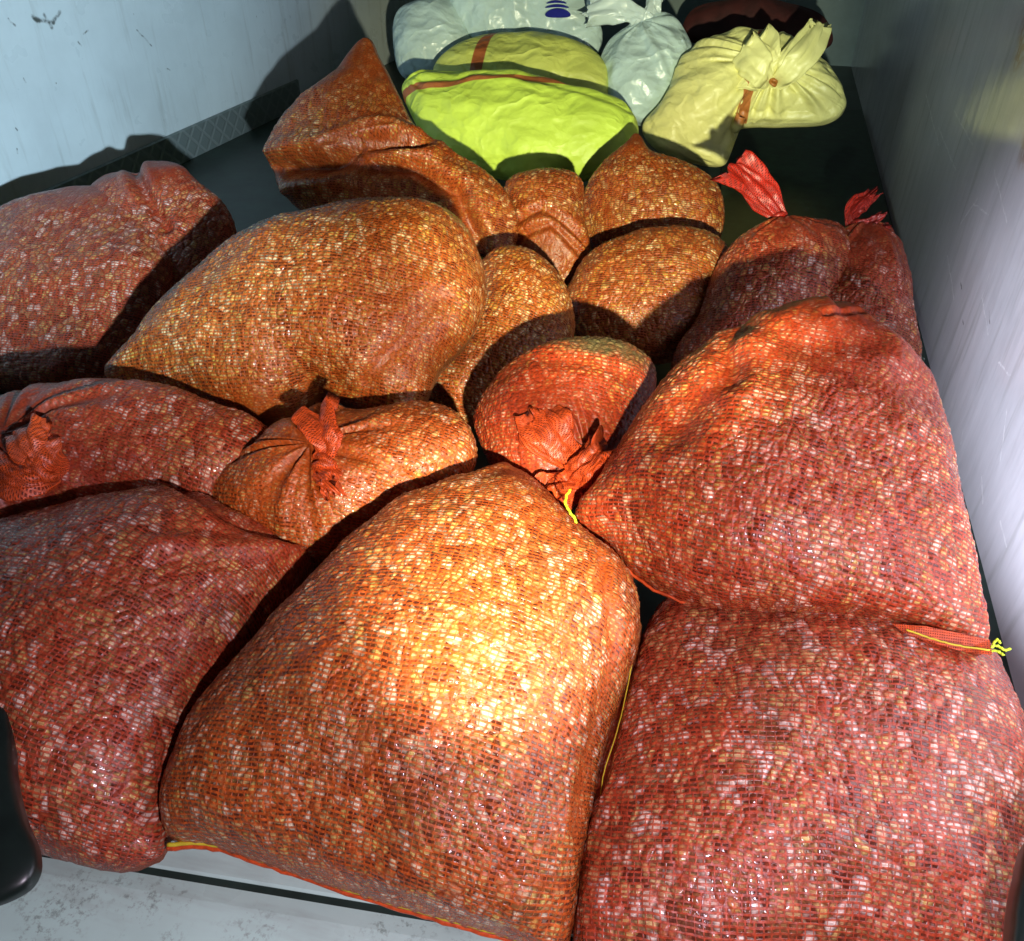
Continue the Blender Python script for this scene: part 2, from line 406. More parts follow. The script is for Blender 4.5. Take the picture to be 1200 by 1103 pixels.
    ro, lo = 1+(NRf-1)*NAf, bo+1+(NB-2)*NAf
    faces += list(zip(lo+k, ro+k, ro+j, lo+j))
    faces = [tuple(int(v) for v in f) for f in faces]
    o = mesh_obj(name, W, faces, mat, parent, True, UVa)
    if grime:
        gk = loc(grime[:2]); a = o.data.attributes.new('grime', 'FLOAT', 'POINT'); dd = V[:,:2]-gk
        a.data.foreach_set('value', np.exp(-((dd[:,0]/(grime[2]*pix))**2+(dd[:,1]/(grime[3]*pix))**2)**2).astype(np.float32))
    at = o.data.attributes.new('bare', 'FLOAT', 'POINT'); at.data.foreach_set('value', B.astype(np.float32))
    return o

def P3(key, px, py, h=0.):
    P, n, ex, ey = PLANES[key]; q = on_plane(px, py, P, n)
    # rise h metres towards the viewer above the sack's middle plane, staying on the pixel's ray
    d = ray(px, py).normalized(); return q - d*(h/max(.3, abs(d.dot(n))))

def ruffle(name, pts, widths, thick, mat, parent, folds=5, amp=.25, up=None, seed=0, NS=60, NT=84):
    """A gathered flat tube (a tied sack's neck) along pts with ruffled cross-section."""
    pts = [Vector(p) for p in pts]; n = len(pts)
    rnd = random.Random(seed); ph = [rnd.uniform(0, 6) for _ in range(4)]
    def cr(A, t):
        f = t*(n-1); i = min(int(f), n-2); f -= i
        a0, a1, a2, a3 = A[max(i-1,0)], A[i], A[i+1], A[min(i+2, n-1)]
        w_ = cubic_w(np.array(f)); return a0*float(w_[0])+a1*float(w_[1])+a2*float(w_[2])+a3*float(w_[3])
    view = (pts[0]-Vector(cam.location)).normalized() if up is None else Vector(up)
    V = []; UVs = []
    for a in range(NS):
        t = a/(NS-1); c = cr(pts, t); tg = (cr(pts, min(1, t+.02))-cr(pts, max(0, t-.02))).normalized()
        s1 = tg.cross(view).normalized(); s2 = s1.cross(tg).normalized()
        wd = cr(widths, t)
        for b in range(NT):
            th = 2*math.pi*b/NT
            rr = 1+amp*math.sin(folds*th+ph[0]+2*t)*(.35+t)+amp*.5*math.sin((folds*2+1)*th+ph[1]-3*t)*(.3+t)
            off = amp*.9*wd*math.sin(3*math.cos(th)+ph[2]+4*t)*t
            edge = (.008*math.sin(5*th+ph[3])+.022*noise.noise(Vector((math.cos(th)*2.2+seed, math.sin(th)*2.2, .5))))*t**3
            cn = noise.noise_vector(Vector((math.cos(th)*wd*26+seed, math.sin(th)*thick*wd*26, t*3.1)))*(.010*min(1, t*2.5))
            cn2 = noise.noise_vector(Vector((math.cos(th)*wd*80+seed, math.sin(th)*wd*50, t*9)))*.0028
            p = cn + cn2 + c + s1*(wd*math.cos(th)*rr) + s2*(wd*thick*math.sin(th)*rr + off) + tg*edge
            V.append(p); UVs.append((b/NT*wd*4, t*.12))
    F = [(a*NT+b, a*NT+(b+1)%NT, (a+1)*NT+(b+1)%NT, (a+1)*NT+b) for a in range(NS-1) for b in range(NT)]
    F.append(tuple(range(NT-1, -1, -1)))
    # the mouth folds back inside
    base = (NS-1)*NT; c = pts[-1]; tg = (pts[-1]-pts[-2]).normalized()
    for b in range(NT):
        V.append(c+(V[base+b]-c)*.78-tg*.018); UVs.append((b*.003, .1))
    F += [(base+b, base+(b+1)%NT, base+NT+(b+1)%NT, base+NT+b) for b in range(NT)]
    F.append(tuple(base+NT+b for b in range(NT)))
    return mesh_obj(name, V, F, mat, parent, True, UVs)

def tube(name, pts, rad, mat, parent=None, NT=8, sub=6, wob=0., seed=0):
    rnd = random.Random(seed); pts = [Vector(p) for p in pts]; n = len(pts); Q = []
    for i in range((n-1)*sub+1):
        f = i/sub; a = min(int(f), n-2); f -= a; w_ = cubic_w(np.array(f)); g = lambda k: pts[min(max(k, 0), n-1)]
        p = g(a-1)*float(w_[0])+g(a)*float(w_[1])+g(a+1)*float(w_[2])+g(a+2)*float(w_[3])
        Q.append(p+Vector((rnd.uniform(-1,1), rnd.uniform(-1,1), rnd.uniform(-1,1)))*wob)
    V = []; 
    for i, p in enumerate(Q):
        tg = (Q[min(i+1, len(Q)-1)]-Q[max(i-1, 0)]).normalized(); s1 = tg.cross(Vector((.1,.2,1))).normalized(); s2 = s1.cross(tg)
        for b in range(NT):
            th = 2*math.pi*b/NT; V.append(p+(s1*math.cos(th)+s2*math.sin(th))*rad)
    F = [(a*NT+b, a*NT+(b+1)%NT, (a+1)*NT+(b+1)%NT, (a+1)*NT+b) for a in range(len(Q)-1) for b in range(NT)]
    F += [tuple(range(NT-1,-1,-1)), tuple((len(Q)-1)*NT+b for b in range(NT))]
    return mesh_obj(name, V, F, mat, parent, True)

def knot(name, c, axis, r, mat, parent, seed=0):
    """A tight twisted wrap round the neck: two crossed lumpy turns."""
    axis = Vector(axis).normalized(); s1 = axis.orthogonal().normalized(); s2 = axis.cross(s1)
    V = []; F = []; NA, NB = 40, 12
    for ring in range(2):
        o = len(V); tl = (.35, -.3)[ring]
        for a in range(NA):
            th = 2*math.pi*a/NA; ct = c+axis*(r*(.35 if ring else -.15)+math.sin(th+ring)*r*tl)
            rad = s1*math.cos(th)+s2*math.sin(th)
            for b in range(NB):
                p = 2*math.pi*b/NB; rr = r*.45*(1+.2*noise.noise(Vector((th*2+seed, p, ring))))
                V.append(ct+rad*(r*.75+rr*math.cos(p))+axis*(rr*math.sin(p)))
        F += [(o+a*NB+b, o+((a+1)%NA)*NB+b, o+((a+1)%NA)*NB+(b+1)%NB, o+a*NB+(b+1)%NB) for a in range(NA) for b in range(NB)]
    return mesh_obj(name, V, F, mat, parent, True, [(v.x, v.y) for v in V])

# ============================================================ THE CARGO BED (setting)
WALL_R = at_z(1170, 770, 0).x + .012                            # the right wall runs parallel to the bed
Lp0, Lp1 = at_z(352, 124, 0), at_z(215, 190, 0)                 # two points of the left wall's foot
ld = (Lp0-Lp1).normalized()
BACK_Y = at_z(640, 58, 0).y
WT = 1.45
def left_at(y): 
    k = (y-Lp0.y)/ld.y; return Lp0.x+ld.x*k
M_floor = plain('dark_green_floor', (.022, .045, .036), .42, var=.55, scale=9, bump=.3, bd=.003)
def on_wall(px, py, p0, d):
    r = ray(px, py); nn = Vector((-d.y, d.x, 0)); o = Vector(cam.location); return o+r*((p0-o).dot(nn)/r.dot(nn))
def wall_marks(L, p0, d, wd, cc):
    out = []
    for (x0, y0, x1, y1) in L:
        a, b = on_wall(x0, y0, p0, d), on_wall(x1, y1, p0, d); out.append((a.y, a.z, b.y, b.z, wd, cc))
    return out
DK = (.03, .035, .03)
mkL = wall_marks([(40,22,62,26),(52,18,60,32),(62,26,70,14),(38,20,46,24)], Lp0, ld, .009, DK)+wall_marks([(160,36,178,54),(196,80,199,82),(18,150,20,152),(92,50,96,54),(98,40,104,36),(28,92,30,96),(20,175,21,180),(10,22,18,30)], Lp0, ld, .004, DK)
pr = Vector((WALL_R, 0, 0)); dr = Vector((0, 1, 0)); WH = (.92, .93, .96)
mkR = wall_marks([(1126,262,1146,232),(1140,238,1158,252),(1160,320,1150,350),(1151,350,1158,392),(1100,150,1120,200),(1118,130,1140,170),(1128,505,1126,520),(1180,480,1172,540),(1172,610,1180,640),(1150,560,1152,590),(1085,110,1100,170),(1165,200,1180,260),(1170,425,1184,440),(1110,300,1118,350)], pr, dr, .0032, WH)
mkR += wall_marks([(1126,330,1127,338),(1159,365,1160,378),(1128,375,1129,380)], pr, dr, .003, DK)
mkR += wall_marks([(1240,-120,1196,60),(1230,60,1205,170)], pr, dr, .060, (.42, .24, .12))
M_wallL = wall_material('white_painted_left', (.66, .75, .78), .8, marks=mkL, seed=2)
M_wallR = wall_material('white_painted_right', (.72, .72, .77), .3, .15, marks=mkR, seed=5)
M_back = plain('grey_green_back', (.20, .27, .26), .5, var=.3, scale=4)
M_sill = wall_material('worn_white_sill', (.56, .78, .70), .9, .35, (), 9)
M_black = plain('black_rubber', (.010, .017, .014), .35, var=.4, scale=20)

o = mesh_obj('floor', [(left_at(-.3)-.6, .34, 0), (WALL_R+.3, .34, 0), (WALL_R+.3, BACK_Y+.3, 0), (left_at(BACK_Y)-.6, BACK_Y+.3, 0)], [(0,1,2,3)], M_floor); struct(o)

def slab_wall(name, p0, p1, thick, top, mat, z0=-.02):
    d = (p1-p0).normalized(); nn = Vector((-d.y, d.x, 0))*thick
    v = [Vector((p.x, p.y, 0))+q+Vector((0,0,zz)) for p in (p0, p1) for q in (Vector((0,0,0)), nn) for zz in (z0, top)]
    return mesh_obj(name, v, [(0,1,3,2),(4,6,7,5),(0,4,5,1),(2,3,7,6),(0,2,6,4),(1,5,7,3)], mat)
wl0 = Vector((left_at(.2), .2, 0)); wl1 = Vector((left_at(BACK_Y), BACK_Y, 0))
wallL = slab_wall('cargo_wall', wl0, wl1, .05, WT, M_wallL)
tag(wallL, 'blue white painted side wall on the left, stained, with a metal strip along its foot', 'wall')
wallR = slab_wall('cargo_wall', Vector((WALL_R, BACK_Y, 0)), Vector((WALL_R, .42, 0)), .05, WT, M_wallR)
tag(wallR, 'scratched lavender white side wall on the right, glossy, close to the sacks', 'wall')
bk = box_obj('back_wall', left_at(BACK_Y)-.1, WALL_R+.1, BACK_Y, BACK_Y+.05, -.02, WT, M_back)
tag(bk, 'dim grey green bulkhead wall closing the far end of the bed', 'wall')

open('/tmp/dbg.txt', 'w').write(f'{WALL_R} {Lp0} {Lp1} {BACK_Y} torch {TORCH}\n') if False else None
if 0: print('WALL_R', WALL_R, 'L', Lp0, Lp1, 'BACK', BACK_Y, 'TORCH', TORCH)

# metal strip along the left wall's foot
t = NT('diamond_plate'); oc = t.n('ShaderNodeUVMap').outputs[0]; s_ = t.sep(oc)
a1 = t.math('ABSOLUTE', t.math('SUBTRACT', t.math('FRACT', t.math('DIVIDE', t.math('ADD', s_[0], s_[1]), .075)), .5))
a2 = t.math('ABSOLUTE', t.math('SUBTRACT', t.math('FRACT', t.math('DIVIDE', t.math('SUBTRACT', s_[0], s_[1]), .075)), .5))
dia = t.math('MINIMUM', t.mapr(a1, .05, .15), t.mapr(a2, .05, .15))
n_ = t.noise(oc, 20, 3)['Fac']
t.set(Base_Color=t.mix(t.mapr(dia, 0, 1, .0, .45), (.34, .40, .40), (.20, .26, .26)), Roughness=.35, Metallic=.55, Normal=t.bump(t.math('ADD', dia, t.math('MULTIPLY', n_, .8)), .4, .003))
nrm = Vector((ld.y, -ld.x, 0))
V = []; UVs = []; K = 60; e0 = Vector((left_at(.6), .6, 0)); e1 = Lp0
for k in range(K+1):
    p = e0.lerp(e1, k/K)+nrm*.0
    for dz, dn in ((.001, .002), (.001, .009), (.105, .009), (.110, .002)):
        V.append(p+nrm*dn+Vector((0, 0, dz))); UVs.append(((p-e0).length, dz))
F = [(k*4+i, (k+1)*4+i, (k+1)*4+i+1, k*4+i+1) for k in range(K) for i in range(3)]+[(3,2,1,0), (K*4, K*4+1, K*4+2, K*4+3)]
o = mesh_obj('kick_strip', V, F, t.m, wallL, False, UVs)

# ============================================================ SACKS
G_ = 'red net sacks of clams heaped in the bed'
def lone(o, label, group=G_): return tag(o, label, 'sack', group)
def root(name, px, py, label, group=G_):
    e = empty(name, at_z(px, py, 0)); return tag(e, label, 'sack', group)

# far ones first
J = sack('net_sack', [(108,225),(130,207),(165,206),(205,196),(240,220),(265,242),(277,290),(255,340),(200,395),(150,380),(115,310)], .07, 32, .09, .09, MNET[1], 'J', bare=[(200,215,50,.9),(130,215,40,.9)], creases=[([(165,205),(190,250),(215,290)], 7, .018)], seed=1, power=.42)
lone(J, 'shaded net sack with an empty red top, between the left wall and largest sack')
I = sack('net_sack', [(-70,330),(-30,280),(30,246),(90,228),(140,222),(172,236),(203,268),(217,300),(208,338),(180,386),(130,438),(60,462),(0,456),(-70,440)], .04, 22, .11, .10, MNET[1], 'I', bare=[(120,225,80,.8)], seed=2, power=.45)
lone(I, 'purplish net sack at the left photo edge, highest on that side against the wall')
K_ = sack('net_sack', [(430,46),(447,72),(466,108),(488,148),(530,178),(578,208),(603,240),(608,272),(592,303),(560,300),(500,290),(430,282),(370,262),(338,232),(318,200),(322,168),(350,136),(392,88)], .16, 48, .12, .12, MNET[2], 'K', centre=(440,200),
     creases=[([(322,206),(400,210),(455,190),(500,180)], 11, .040), ([(345,214),(420,216),(500,214),(545,240),(562,290)], 10, .03), ([(400,190),(470,165)], 4, .006), ([(380,198),(480,175)], 4, .006)],
     bare=[(430,60,75,.95),(440,190,40,.4)], seed=3, mid=(.005, 19))
lone(K_, 'net sack rising to a pointed red tip, slumped in folds before the yellow sacks')
Lk = sack('net_sack', [(595,215),(620,202),(655,200),(682,214),(684,250),(692,292),(682,318),(655,336),(615,318),(598,280),(588,245)], .10, 40, .08, .08, MNET[2], 'L', seed=4, creases=[([(600,275),(640,262),(690,290)], 5, .010), ([(610,290),(650,280),(685,305)], 4, .008)], bare=[(645,300,45,.7)])
lone(Lk, 'narrow net sack wedged between the slumped sack and the small peaked sack')
Mk = sack('net_sack', [(745,157),(762,178),(800,190),(838,214),(850,250),(838,290),(790,310),(730,312),(695,296),(683,262),(684,228),(706,192),(733,170)], .10, 42, .10, .10, MNET[2], 'M', bare=[(745,160,32,1.)], seed=5)
lone(Mk, 'small peaked net sack directly below the tied yellow sack')
N_k = sack('net_sack', [(565,315),(600,296),(640,308),(668,345),(672,400),(650,440),(600,480),(545,500),(505,490),(485,460),(500,425),(535,395),(558,355)], .04, 32, .12, .08, MNET[4], 'N', seed=6)
lone(N_k, 'half shaded net sack just right of the largest lit sack')
O_k = sack('net_sack', [(690,302),(740,284),(800,280),(845,284),(860,305),(845,350),(825,400),(780,425),(715,415),(672,390),(668,345)], .05, 34, .12, .08, MNET[2], 'O', seed=7)
lone(O_k, 'rounded net sack above the small tied bag, its lower part in shade')

Pr = root('tied_net_sack', 880, 400, 'shaded net sack with a bright red tied neck leaning left before the dark floor')
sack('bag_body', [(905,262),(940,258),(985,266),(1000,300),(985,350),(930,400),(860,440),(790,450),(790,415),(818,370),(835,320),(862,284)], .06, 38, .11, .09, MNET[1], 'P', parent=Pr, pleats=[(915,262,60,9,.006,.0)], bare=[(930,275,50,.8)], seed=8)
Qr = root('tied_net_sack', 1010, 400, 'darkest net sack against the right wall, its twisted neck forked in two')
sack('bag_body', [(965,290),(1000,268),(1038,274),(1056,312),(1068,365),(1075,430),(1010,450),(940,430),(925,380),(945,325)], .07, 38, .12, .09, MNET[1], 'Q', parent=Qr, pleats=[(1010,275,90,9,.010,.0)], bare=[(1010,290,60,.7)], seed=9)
a0, a1_, a2_, a3_ = P3('P', 918, 262, .02), P3('P', 905, 240, .04), P3('P', 882, 215, .05), P3('P', 858, 196, .05)
ruffle('neck', [a0, a1_, a2_, a3_], [.013, .022, .030, .034], .45, M_film, Pr, 5, .32, seed=3)
knot('tie', P3('P', 914, 256, .03), a1_-a0, .014, M_film, Pr)
b0 = P3('Q', 1003, 274, .02)
ruffle('neck', [b0, P3('Q', 998, 256, .04), P3('Q', 1006, 240, .04), P3('Q', 1024, 228, .04)], [.014, .016, .017, .012], .5, M_film, Qr, 4, .25, seed=4)
ruffle('neck', [b0, P3('Q', 1008, 268, .05), P3('Q', 1022, 266, .05), P3('Q', 1036, 262, .05)], [.016, .02, .022, .02], .5, M_film, Qr, 4, .25, seed=5)
knot('tie', P3('Q', 1001, 266, .03), Vector((0, .2, 1)), .013, M_film, Qr)

# second row: the big lit one, the tied ones
Hk = sack('net_sack', [(126,446),(168,404),(225,345),(290,296),(360,265),(430,250),(500,246),(542,264),(564,302),(567,352),(548,398),(515,432),(498,470),(478,490),(440,488),(405,474),(375,462),(345,488),(318,503),(250,484),(180,468)], .17, 30, .16, .11, MNET[4], 'H', seed=10, power=.45,
     creases=[([(440,470),(480,440),(530,380)], 9, .006)], bare=[(500,420,60,.30),(320,500,30,.8)])
lone(Hk, 'largest lit golden net sack, lying across the middle left of the heap')
Er = root('tied_net_sack', 150, 560, 'tied net sack at the left photo edge with a pinkish knotted neck')
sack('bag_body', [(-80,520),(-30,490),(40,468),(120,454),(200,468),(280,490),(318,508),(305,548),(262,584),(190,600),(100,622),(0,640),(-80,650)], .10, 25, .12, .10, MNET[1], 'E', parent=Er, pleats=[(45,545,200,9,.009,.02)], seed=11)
c0 = P3('E', 60, 548, .10)
ruffle('neck', [P3('E', 75, 552, .08), P3('E', 55, 540, .12), P3('E', 42, 522, .135), P3('E', 38, 505, .125)], [.020, .018, .026, .03], .45, M_film2, Er, 4, .3, seed=8)
ruffle('neck', [P3('E', 60, 552, .09), P3('E', 40, 560, .12), P3('E', 18, 555, .12), P3('E', -5, 545, .11)], [.024, .024, .030, .034], .5, M_film2, Er, 5, .3, seed=9)
knot('tie', P3('E', 48, 550, .115), Vector((1,.3,.2)), .020, M_film2, Er)
Fr = root('tied_net_sack', 400, 580, 'bright tied net sack below the largest sack, pleats fanning from its orange knot')
sack('bag_body', [(356,492),(385,478),(430,484),(480,474),(525,480),(553,508),(556,545),(520,588),(450,625),(372,664),(312,645),(270,612),(252,584),(268,556),(312,522)], .13, 28, .11, .10, MNET[0], 'F', parent=Fr, pleats=[(382,542,150,10,.010,.018)], bare=[(400,560,60,.75)], seed=12)
ruffle('neck', [P3('F', 382, 552, .06), P3('F', 384, 530, .095), P3('F', 380, 508, .105), P3('F', 372, 484, .09)], [.020, .015, .022, .03], .45, M_film2, Fr, 4, .3, seed=12)
ruffle('neck', [P3('F', 380, 545, .08), P3('F', 385, 562, .095), P3('F', 392, 578, .085)], [.018, .014, .010], .5, M_film2, Fr, 4, .3, seed=13)
knot('tie', P3('F', 382, 545, .085), Vector((.1,1,.5)), .017, M_film2, Fr)
tube('tie_string', [P3('F', 372, 555, .10), P3('F', 385, 570, .11), P3('F', 398, 580, .10), P3('F', 392, 572, .11), P3('F', 378, 560, .10)], .0018, M_film2, Fr)
Gr = root('tied_net_sack', 670, 540, 'small tied net bag in the centre, bunched orange neck, shells bare on top')
t = NT('olive_grime'); uv_ = t.n('ShaderNodeUVMap').outputs[0]; nn_ = t.noise(uv_, 50, 4, .7)['Fac']
sack('bag_body', [(700,407),(742,410),(768,430),(768,462),(748,502),(722,555),(690,590),(640,588),(590,562),(564,525),(556,490),(582,458),(632,424)], .16, 30, .11, .10, MNET[3], 'G', parent=Gr, pleats=[(690,560,90,8,.008,.018)], bare=[(655,520,75,.8)], creases=[([(600,470),(625,455),(690,462),(745,470)], 9, .003)], seed=13, grime=(705,425,75,32))
ruffle('neck', [P3('G', 680, 545, .07), P3('G', 655, 525, .10), P3('G', 640, 505, .11), P3('G', 630, 482, .10)], [.02, .026, .032, .024], .4, M_film2, Gr, 4, .32, seed=15)
ruffle('neck', [P3('G', 680, 560, .08), P3('G', 690, 548, .11), P3('G', 705, 538, .12), P3('G', 716, 532, .115)], [.028, .022, .022, .03], .6, M_film2, Gr, 5, .3, seed=16)
ruffle('neck', [P3('G', 684, 560, .07), P3('G', 665, 572, .09), P3('G', 648, 584, .09)], [.024, .022, .028], .5, M_film2, Gr, 4, .3, seed=18)
knot('tie', P3('G', 684, 556, .10), Vector((1,.6,.2)), .018, M_film2, Gr)

# front row
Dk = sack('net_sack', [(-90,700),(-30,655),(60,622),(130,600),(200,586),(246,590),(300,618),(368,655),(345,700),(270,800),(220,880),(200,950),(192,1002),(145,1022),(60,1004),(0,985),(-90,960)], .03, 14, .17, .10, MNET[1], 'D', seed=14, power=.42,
     creases=[([(215,590),(290,640),(350,650)], 10, .010), ([(230,700),(300,680),(360,660)], 12, -.006)], bare=[(330,650,60,.6)])
lone(Dk, 'front left net sack in half shade, resting over the worn white sill')
Ak = empty('net_sack', at_z(480, 850, 0)); lone(Ak, 'brightest front centre net sack with a yellow stitched bottom hem')
sack('bag_body', [(600,562),(630,582),(672,624),(722,668),(744,708),(748,760),(724,840),(706,900),(696,960),(682,1020),(672,1090),(655,1128),(600,1104),(520,1082),(420,1052),(320,1018),(250,995),(203,986),(196,940),(214,890),(262,820),(336,742),(408,676),(468,624),(528,588),(572,572)], .045, 14, .19, .10, MNET[0], 'A', parent=Ak, seed=15, power=.40,
     creases=[([(700,700),(715,800),(670,1000)], 6, .003)], bare=[(600,568,30,.8)], pleats=[(602,556,120,7,.006,.0)])
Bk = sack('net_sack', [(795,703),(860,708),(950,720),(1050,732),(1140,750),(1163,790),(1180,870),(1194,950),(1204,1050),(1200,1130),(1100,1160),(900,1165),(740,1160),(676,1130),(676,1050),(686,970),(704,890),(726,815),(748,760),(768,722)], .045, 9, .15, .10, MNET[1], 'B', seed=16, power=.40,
     creases=[([(745,770),(720,850),(700,950)], 6, .004)])
lone(Bk, 'front right net sack under the reddish one, filling the bottom right corner')
Cr = empty('net_sack', at_z(930, 600, 0)); lone(Cr, 'large reddish net sack by the right wall, lying on the front right one')
sack('bag_body', [(945,361),(990,370),(1048,408),(1088,458),(1108,520),(1128,600),(1148,690),(1160,752),(1150,768),(1085,742),(1000,726),(900,722),(832,716),(772,692),(738,668),(712,636),(676,610),(700,572),(732,520),(772,462),(822,420),(880,394)], .225, 27, .14, .13, MNET[3], 'C', parent=Cr, side=-7, seed=17, power=.42, lumps=(.016, 5.5),
     pleats=[(960,350,230,6,.007,.0)], creases=[([(800,540),(860,480),(960,475),(1070,500)], 26, .009), ([(880,430),(930,455),(1010,450)], 16, .006), ([(960,420),(1000,402)], 5, .005), ([(870,410),(850,450),(860,500)], 14, .008)], bare=[(970,400,90,.85),(1040,460,70,.5),(900,420,60,.4)])

# stitched hems and threads (parts of their sacks)
def hem(name, key, pts, parent, mat, rad=.0035, h=.0, wob=.001):
    return tube(name, [P3(key, x, y, h) for x, y in pts], rad, mat, parent, 6, 8, wob)
hemA = [(196,990),(250,990),(320,1012),(420,1046),(520,1076),(600,1098),(650,1122)]
hem('hem', 'A', [(x, y+3) for x, y in hemA], Ak, M_film2, .0050, .004)
hem('hem_thread', 'A', hemA, Ak, M_thread, .0028, .014, .0006)
hem('loose_thread', 'A', [(668,574),(662,588),(668,600),(676,612)], Ak, M_lime, .0019, .15, .0012)
hem('side_thread', 'A', [(743,745),(741,775),(725,850),(708,905),(700,960)], Ak, M_thread, .0007, .033, .0004)
hemC = [(676,610),(712,638),(738,670),(772,694),(832,718)]
hem('hem', 'C', hemC, Cr, M_film2, .0024, .0, .0012)
# empty flap at the bottom right corner of the upper sack
fl = [(1045,731),(1085,734),(1125,742),(1160,750),(1163,768),(1125,763),(1085,752),(1060,742)]
top = [P3('C', x, y, .034+.004*math.sin(i*2.)) for i, (x, y) in enumerate(fl)]
bot = [P3('C', x, y, .026+.004*math.sin(i*2.)) for i, (x, y) in enumerate(fl)]
nf = len(fl)
V = top+bot; F = [tuple(range(nf)), tuple(range(2*nf-1, nf-1, -1))]+[(i, nf+i, nf+(i+1)%nf, (i+1)%nf) for i in range(nf)]
mesh_obj('flap', V, F, M_film2, Cr, False, [(v.x, v.y) for v in V])
hem('hem_thread', 'C', [(1062,738),(1090,748),(1125,757),(1160,762)], Cr, M_thread, .0012, .040, .0004)
for k, pp in enumerate(([(1158,760),(1168,757),(1178,762),(1184,760)], [(1160,763),(1170,764),(1176,768)], [(1162,760),(1168,750),(1172,754)])):
    hem('loose_thread', 'C', pp, Cr, M_lime, .0016, .015, .0008)

# ============================================================ YELLOW AND WHITE SACKS
GY = 'yellow woven sacks at the far end'; GW = 'white plastic bags at the far end'
o = sack('yellow_sack', [(472,104),(488,88),(540,87),(600,94),(660,106),(715,118),(740,134),(748,155),(735,182),(700,206),(650,212),(590,208),(540,196),(500,165),(480,130)], .12, 42, .12, .10, M_yellow, 'Y1', lumps=(.022, 4.), mid=(.006, 12), pleats=[(478,105,70,7,.006,0)], creases=[([(500,110),(560,104),(640,118),(735,142)], 5, .006)], seed=21, power=.45)
tag(o, 'bright lime yellow woven sack lying in the torch beam, reddish stripe along its top edge', 'sack', GY)
o = sack('yellow_sack', [(508,84),(530,60),(560,46),(610,42),(660,50),(696,66),(714,95),(706,120),(650,128),(570,120),(515,108)], .20, 38, .10, .10, M_yellow2, 'Y2', lumps=(.02, 4.), mid=(.005, 12), seed=22, power=.45)
tag(o, 'darker yellow woven sack behind the bright one, crossed by one brown band', 'sack', GY)
Yr = root('tied_yellow_sack', 880, 180, 'tied pale yellow sack with a star of creases round its twisted upright neck', GY)
sack('bag_body', [(752,150),(778,120),(792,86),(812,60),(850,42),(900,40),(945,56),(975,84),(992,125),(975,142),(920,146),(862,150),(850,192),(815,190),(770,175)], .10, 48, .14, .12, M_yellow3, 'Y3', parent=Yr, lumps=(.02, 4.), mid=(.005, 12), pleats=[(905,98,170,15,.016,.012)], centre=(880,105), seed=23, power=.45)
y0 = P3('Y3', 905, 100, .09)
ruffle('neck', [y0, P3('Y3', 922, 84, .15), P3('Y3', 942, 60, .17), P3('Y3', 962, 30, .15)], [.022, .040, .046, .03], .3, M_yfilm, Yr, 5, .22, seed=31)
ruffle('neck', [y0, P3('Y3', 895, 88, .14), P3('Y3', 885, 76, .15), P3('Y3', 874, 66, .13)], [.026, .05, .075, .08], .3, M_yfilm, Yr, 6, .22, seed=32)
knot('tie', P3('Y3', 906, 97, .125), Vector((.2, .2, 1)), .012, plain('brown_tape', (.45, .16, .03), .4), Yr)

Wr = root('tied_white_bag', 755, 120, 'tied white plastic bag standing between the yellow sacks, neck flopped left', GW)
sack('bag_body', [(735,32),(765,16),(795,28),(812,58),(815,92),(798,122),(765,145),(735,142),(712,112),(702,78),(712,52)], .16, 55, .12, .12, M_white, 'W1', parent=Wr, lumps=(.02, 5.), mid=(.005, 12), pleats=[(752,30,110,9,.010,.0)], seed=24, power=.48)
ruffle('neck', [P3('W1', 758, 34, .03), P3('W1', 745, 18, .05), P3('W1', 722, 12, .05), P3('W1', 688, 18, .04)], [.05, .035, .045, .035], .4, M_wfilm, Wr, 3, .2, seed=41)
ruffle('neck', [P3('W1', 758, 34, .03), P3('W1', 765, 14, .05), P3('W1', 770, -8, .05)], [.05, .03, .02], .4, M_wfilm, Wr, 4, .25, seed=42)
W2 = empty('white_bag', at_z(620, 60, 0)); tag(W2, 'large white plastic bag printed with a blue oval logo, leaning behind the yellow sacks', 'bag', GW)
sack('bag_body', [(528,-10),(560,-60),(620,-75),(680,-40),(690,0),(706,40),(700,62),(660,58),(600,50),(545,48)], .30, 60, .10, .10, M_white, 'W2', parent=W2, lumps=(.02, 5.), mid=(.005, 12), seed=25, power=.45, pleats=[(600,-60,140,7,.012,0)])
o = sack('white_bag', [(462,40),(468,14),(490,2),(525,0),(548,18),(556,50),(545,84),(500,96),(470,88)], .18, 55, .10, .10, M_white, 'W3', lumps=(.015, 5.), mid=(.004, 12), seed=26)
tag(o, 'dull white bag in the far left corner against the side wall', 'bag', GW)
# the printed oval: three curved stripes over a blue base, curved onto the bag
for k, (yy, a, b) in enumerate(((15.5, 15, 5.5), (7., 14, 1.6), (2., 12, 1.5), (-3., 10, 1.4))):
    V = []; 
    for q in range(29):
        th = 2*math.pi*q/28; V.append((652+a*math.cos(th)+yy*.12, yy+b*math.sin(th)+2.2*math.cos(th)**2))
    VV = [P3('W2', x, y, .112) for x, y in V]+[P3('W2', x, y, .108) for x, y in V]
    mesh_obj('printed_logo', VV, [tuple(range(29)), tuple(range(57, 28, -1))]+[(i, 29+i, 29+(i+1)%29, (i+1)%29) for i in range(29)], M_blue, W2)
# dark things behind
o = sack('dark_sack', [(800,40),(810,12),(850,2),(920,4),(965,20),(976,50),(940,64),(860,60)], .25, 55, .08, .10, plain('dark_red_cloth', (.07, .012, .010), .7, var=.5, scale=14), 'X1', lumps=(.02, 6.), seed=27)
tag(o, 'dark reddish sack in deep shade behind the tied yellow sack', 'sack')

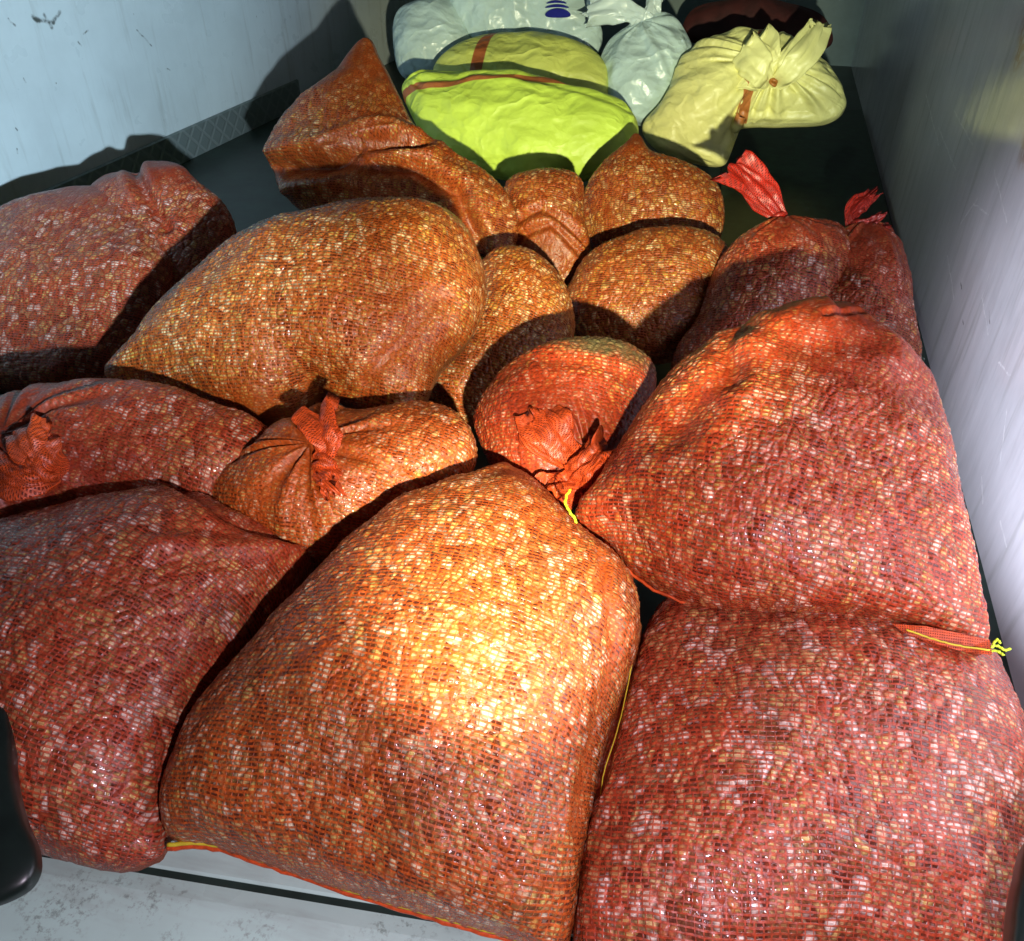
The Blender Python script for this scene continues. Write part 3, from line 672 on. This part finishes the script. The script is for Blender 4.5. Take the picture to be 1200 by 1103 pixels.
# ============================================================ FRONT SILL, MAT, RUBBER
q0, q1 = at_z(185, 1018, 0), at_z(415, 1056, 0); sd = (q1-q0).normalized(); sn = Vector((sd.y, -sd.x, 0))
def extrude_profile(name, prof, mat, parent=None, a=-1.2, b=1.2, K=1):
    V = []; n = len(prof)
    for k in range(K+1):
        p = q0+sd*(a+(b-a)*k/K)
        for (u, z) in prof: V.append(p+sn*u+Vector((0, 0, z)))
    F = [(k*n+i, k*n+(i+1)%n, (k+1)*n+(i+1)%n, (k+1)*n+i) for k in range(K) for i in range(n)]+[tuple(range(n-1,-1,-1)), tuple(K*n+i for i in range(n))]
    o = mesh_obj(name, V, F, mat, parent); return o
o = extrude_profile('sill_plate', [(-.075, -.02), (-.075, .004), (-.003, .004), (0, .001), (0, -.02)], M_sill); struct(o)
o = extrude_profile('rear_sill', [(.006, -.05), (.006, -.004), (.009, 0), (.03, .004), (.10, .002), (.15, -.006), (.19, -.03), (.21, -.07), (.20, -.3), (.0, -.3)], M_sill, K=2); struct(o)
o.data.polygons.foreach_set('use_smooth', [False]*len(o.data.polygons))
o = sack('rubber_bumper', [(-40,820),(6,828),(14,850),(18,910),(30,960),(44,995),(44,1022),(30,1042),(-40,1060)], .16, 10, .02, .03, M_black, 'R1', power=.3, lumps=(0, 1), mid=(.0008, 30), NAf=120, NRf=30, floor=-1)
tag(o, 'black rubber bumper poking in at the lower left photo edge', 'bumper', 'black rubber bumpers at the door opening')
o = sack('rubber_bumper', [(1240,960),(1203,985),(1190,1030),(1182,1080),(1186,1130),(1240,1140)], .27, 10, .02, .03, M_black, 'R2', power=.3, lumps=(0, 1), mid=(.0008, 30), NAf=120, NRf=30, floor=-1)
tag(o, 'dark rubber bumper just showing at the lower right photo corner', 'bumper', 'black rubber bumpers at the door opening')
# raised dark mat on the floor before the tied yellow sack
m0, m1, m2, m3 = at_z(850, 135, .035), at_z(1010, 128, .035), at_z(1085, 420, .035), at_z(838, 330, .035)
V = [Vector((p.x, p.y, z)) for z in (.035, .0) for p in (m0, m1, m2, m3)]
o = mesh_obj('floor_mat', V, [(0,1,2,3),(7,6,5,4)]+[(i, 4+i, 4+(i+1)%4, (i+1)%4) for i in range(4)], plain('dark_green_mat', (.012, .034, .020), .5, var=.6, scale=25, bump=.4, bd=.002))
bv = o.modifiers.new('bevel', 'BEVEL'); bv.width = .004; bv.segments = 2
tag(o, 'flat dark green mat on the floor under the tied yellow sack', 'mat')
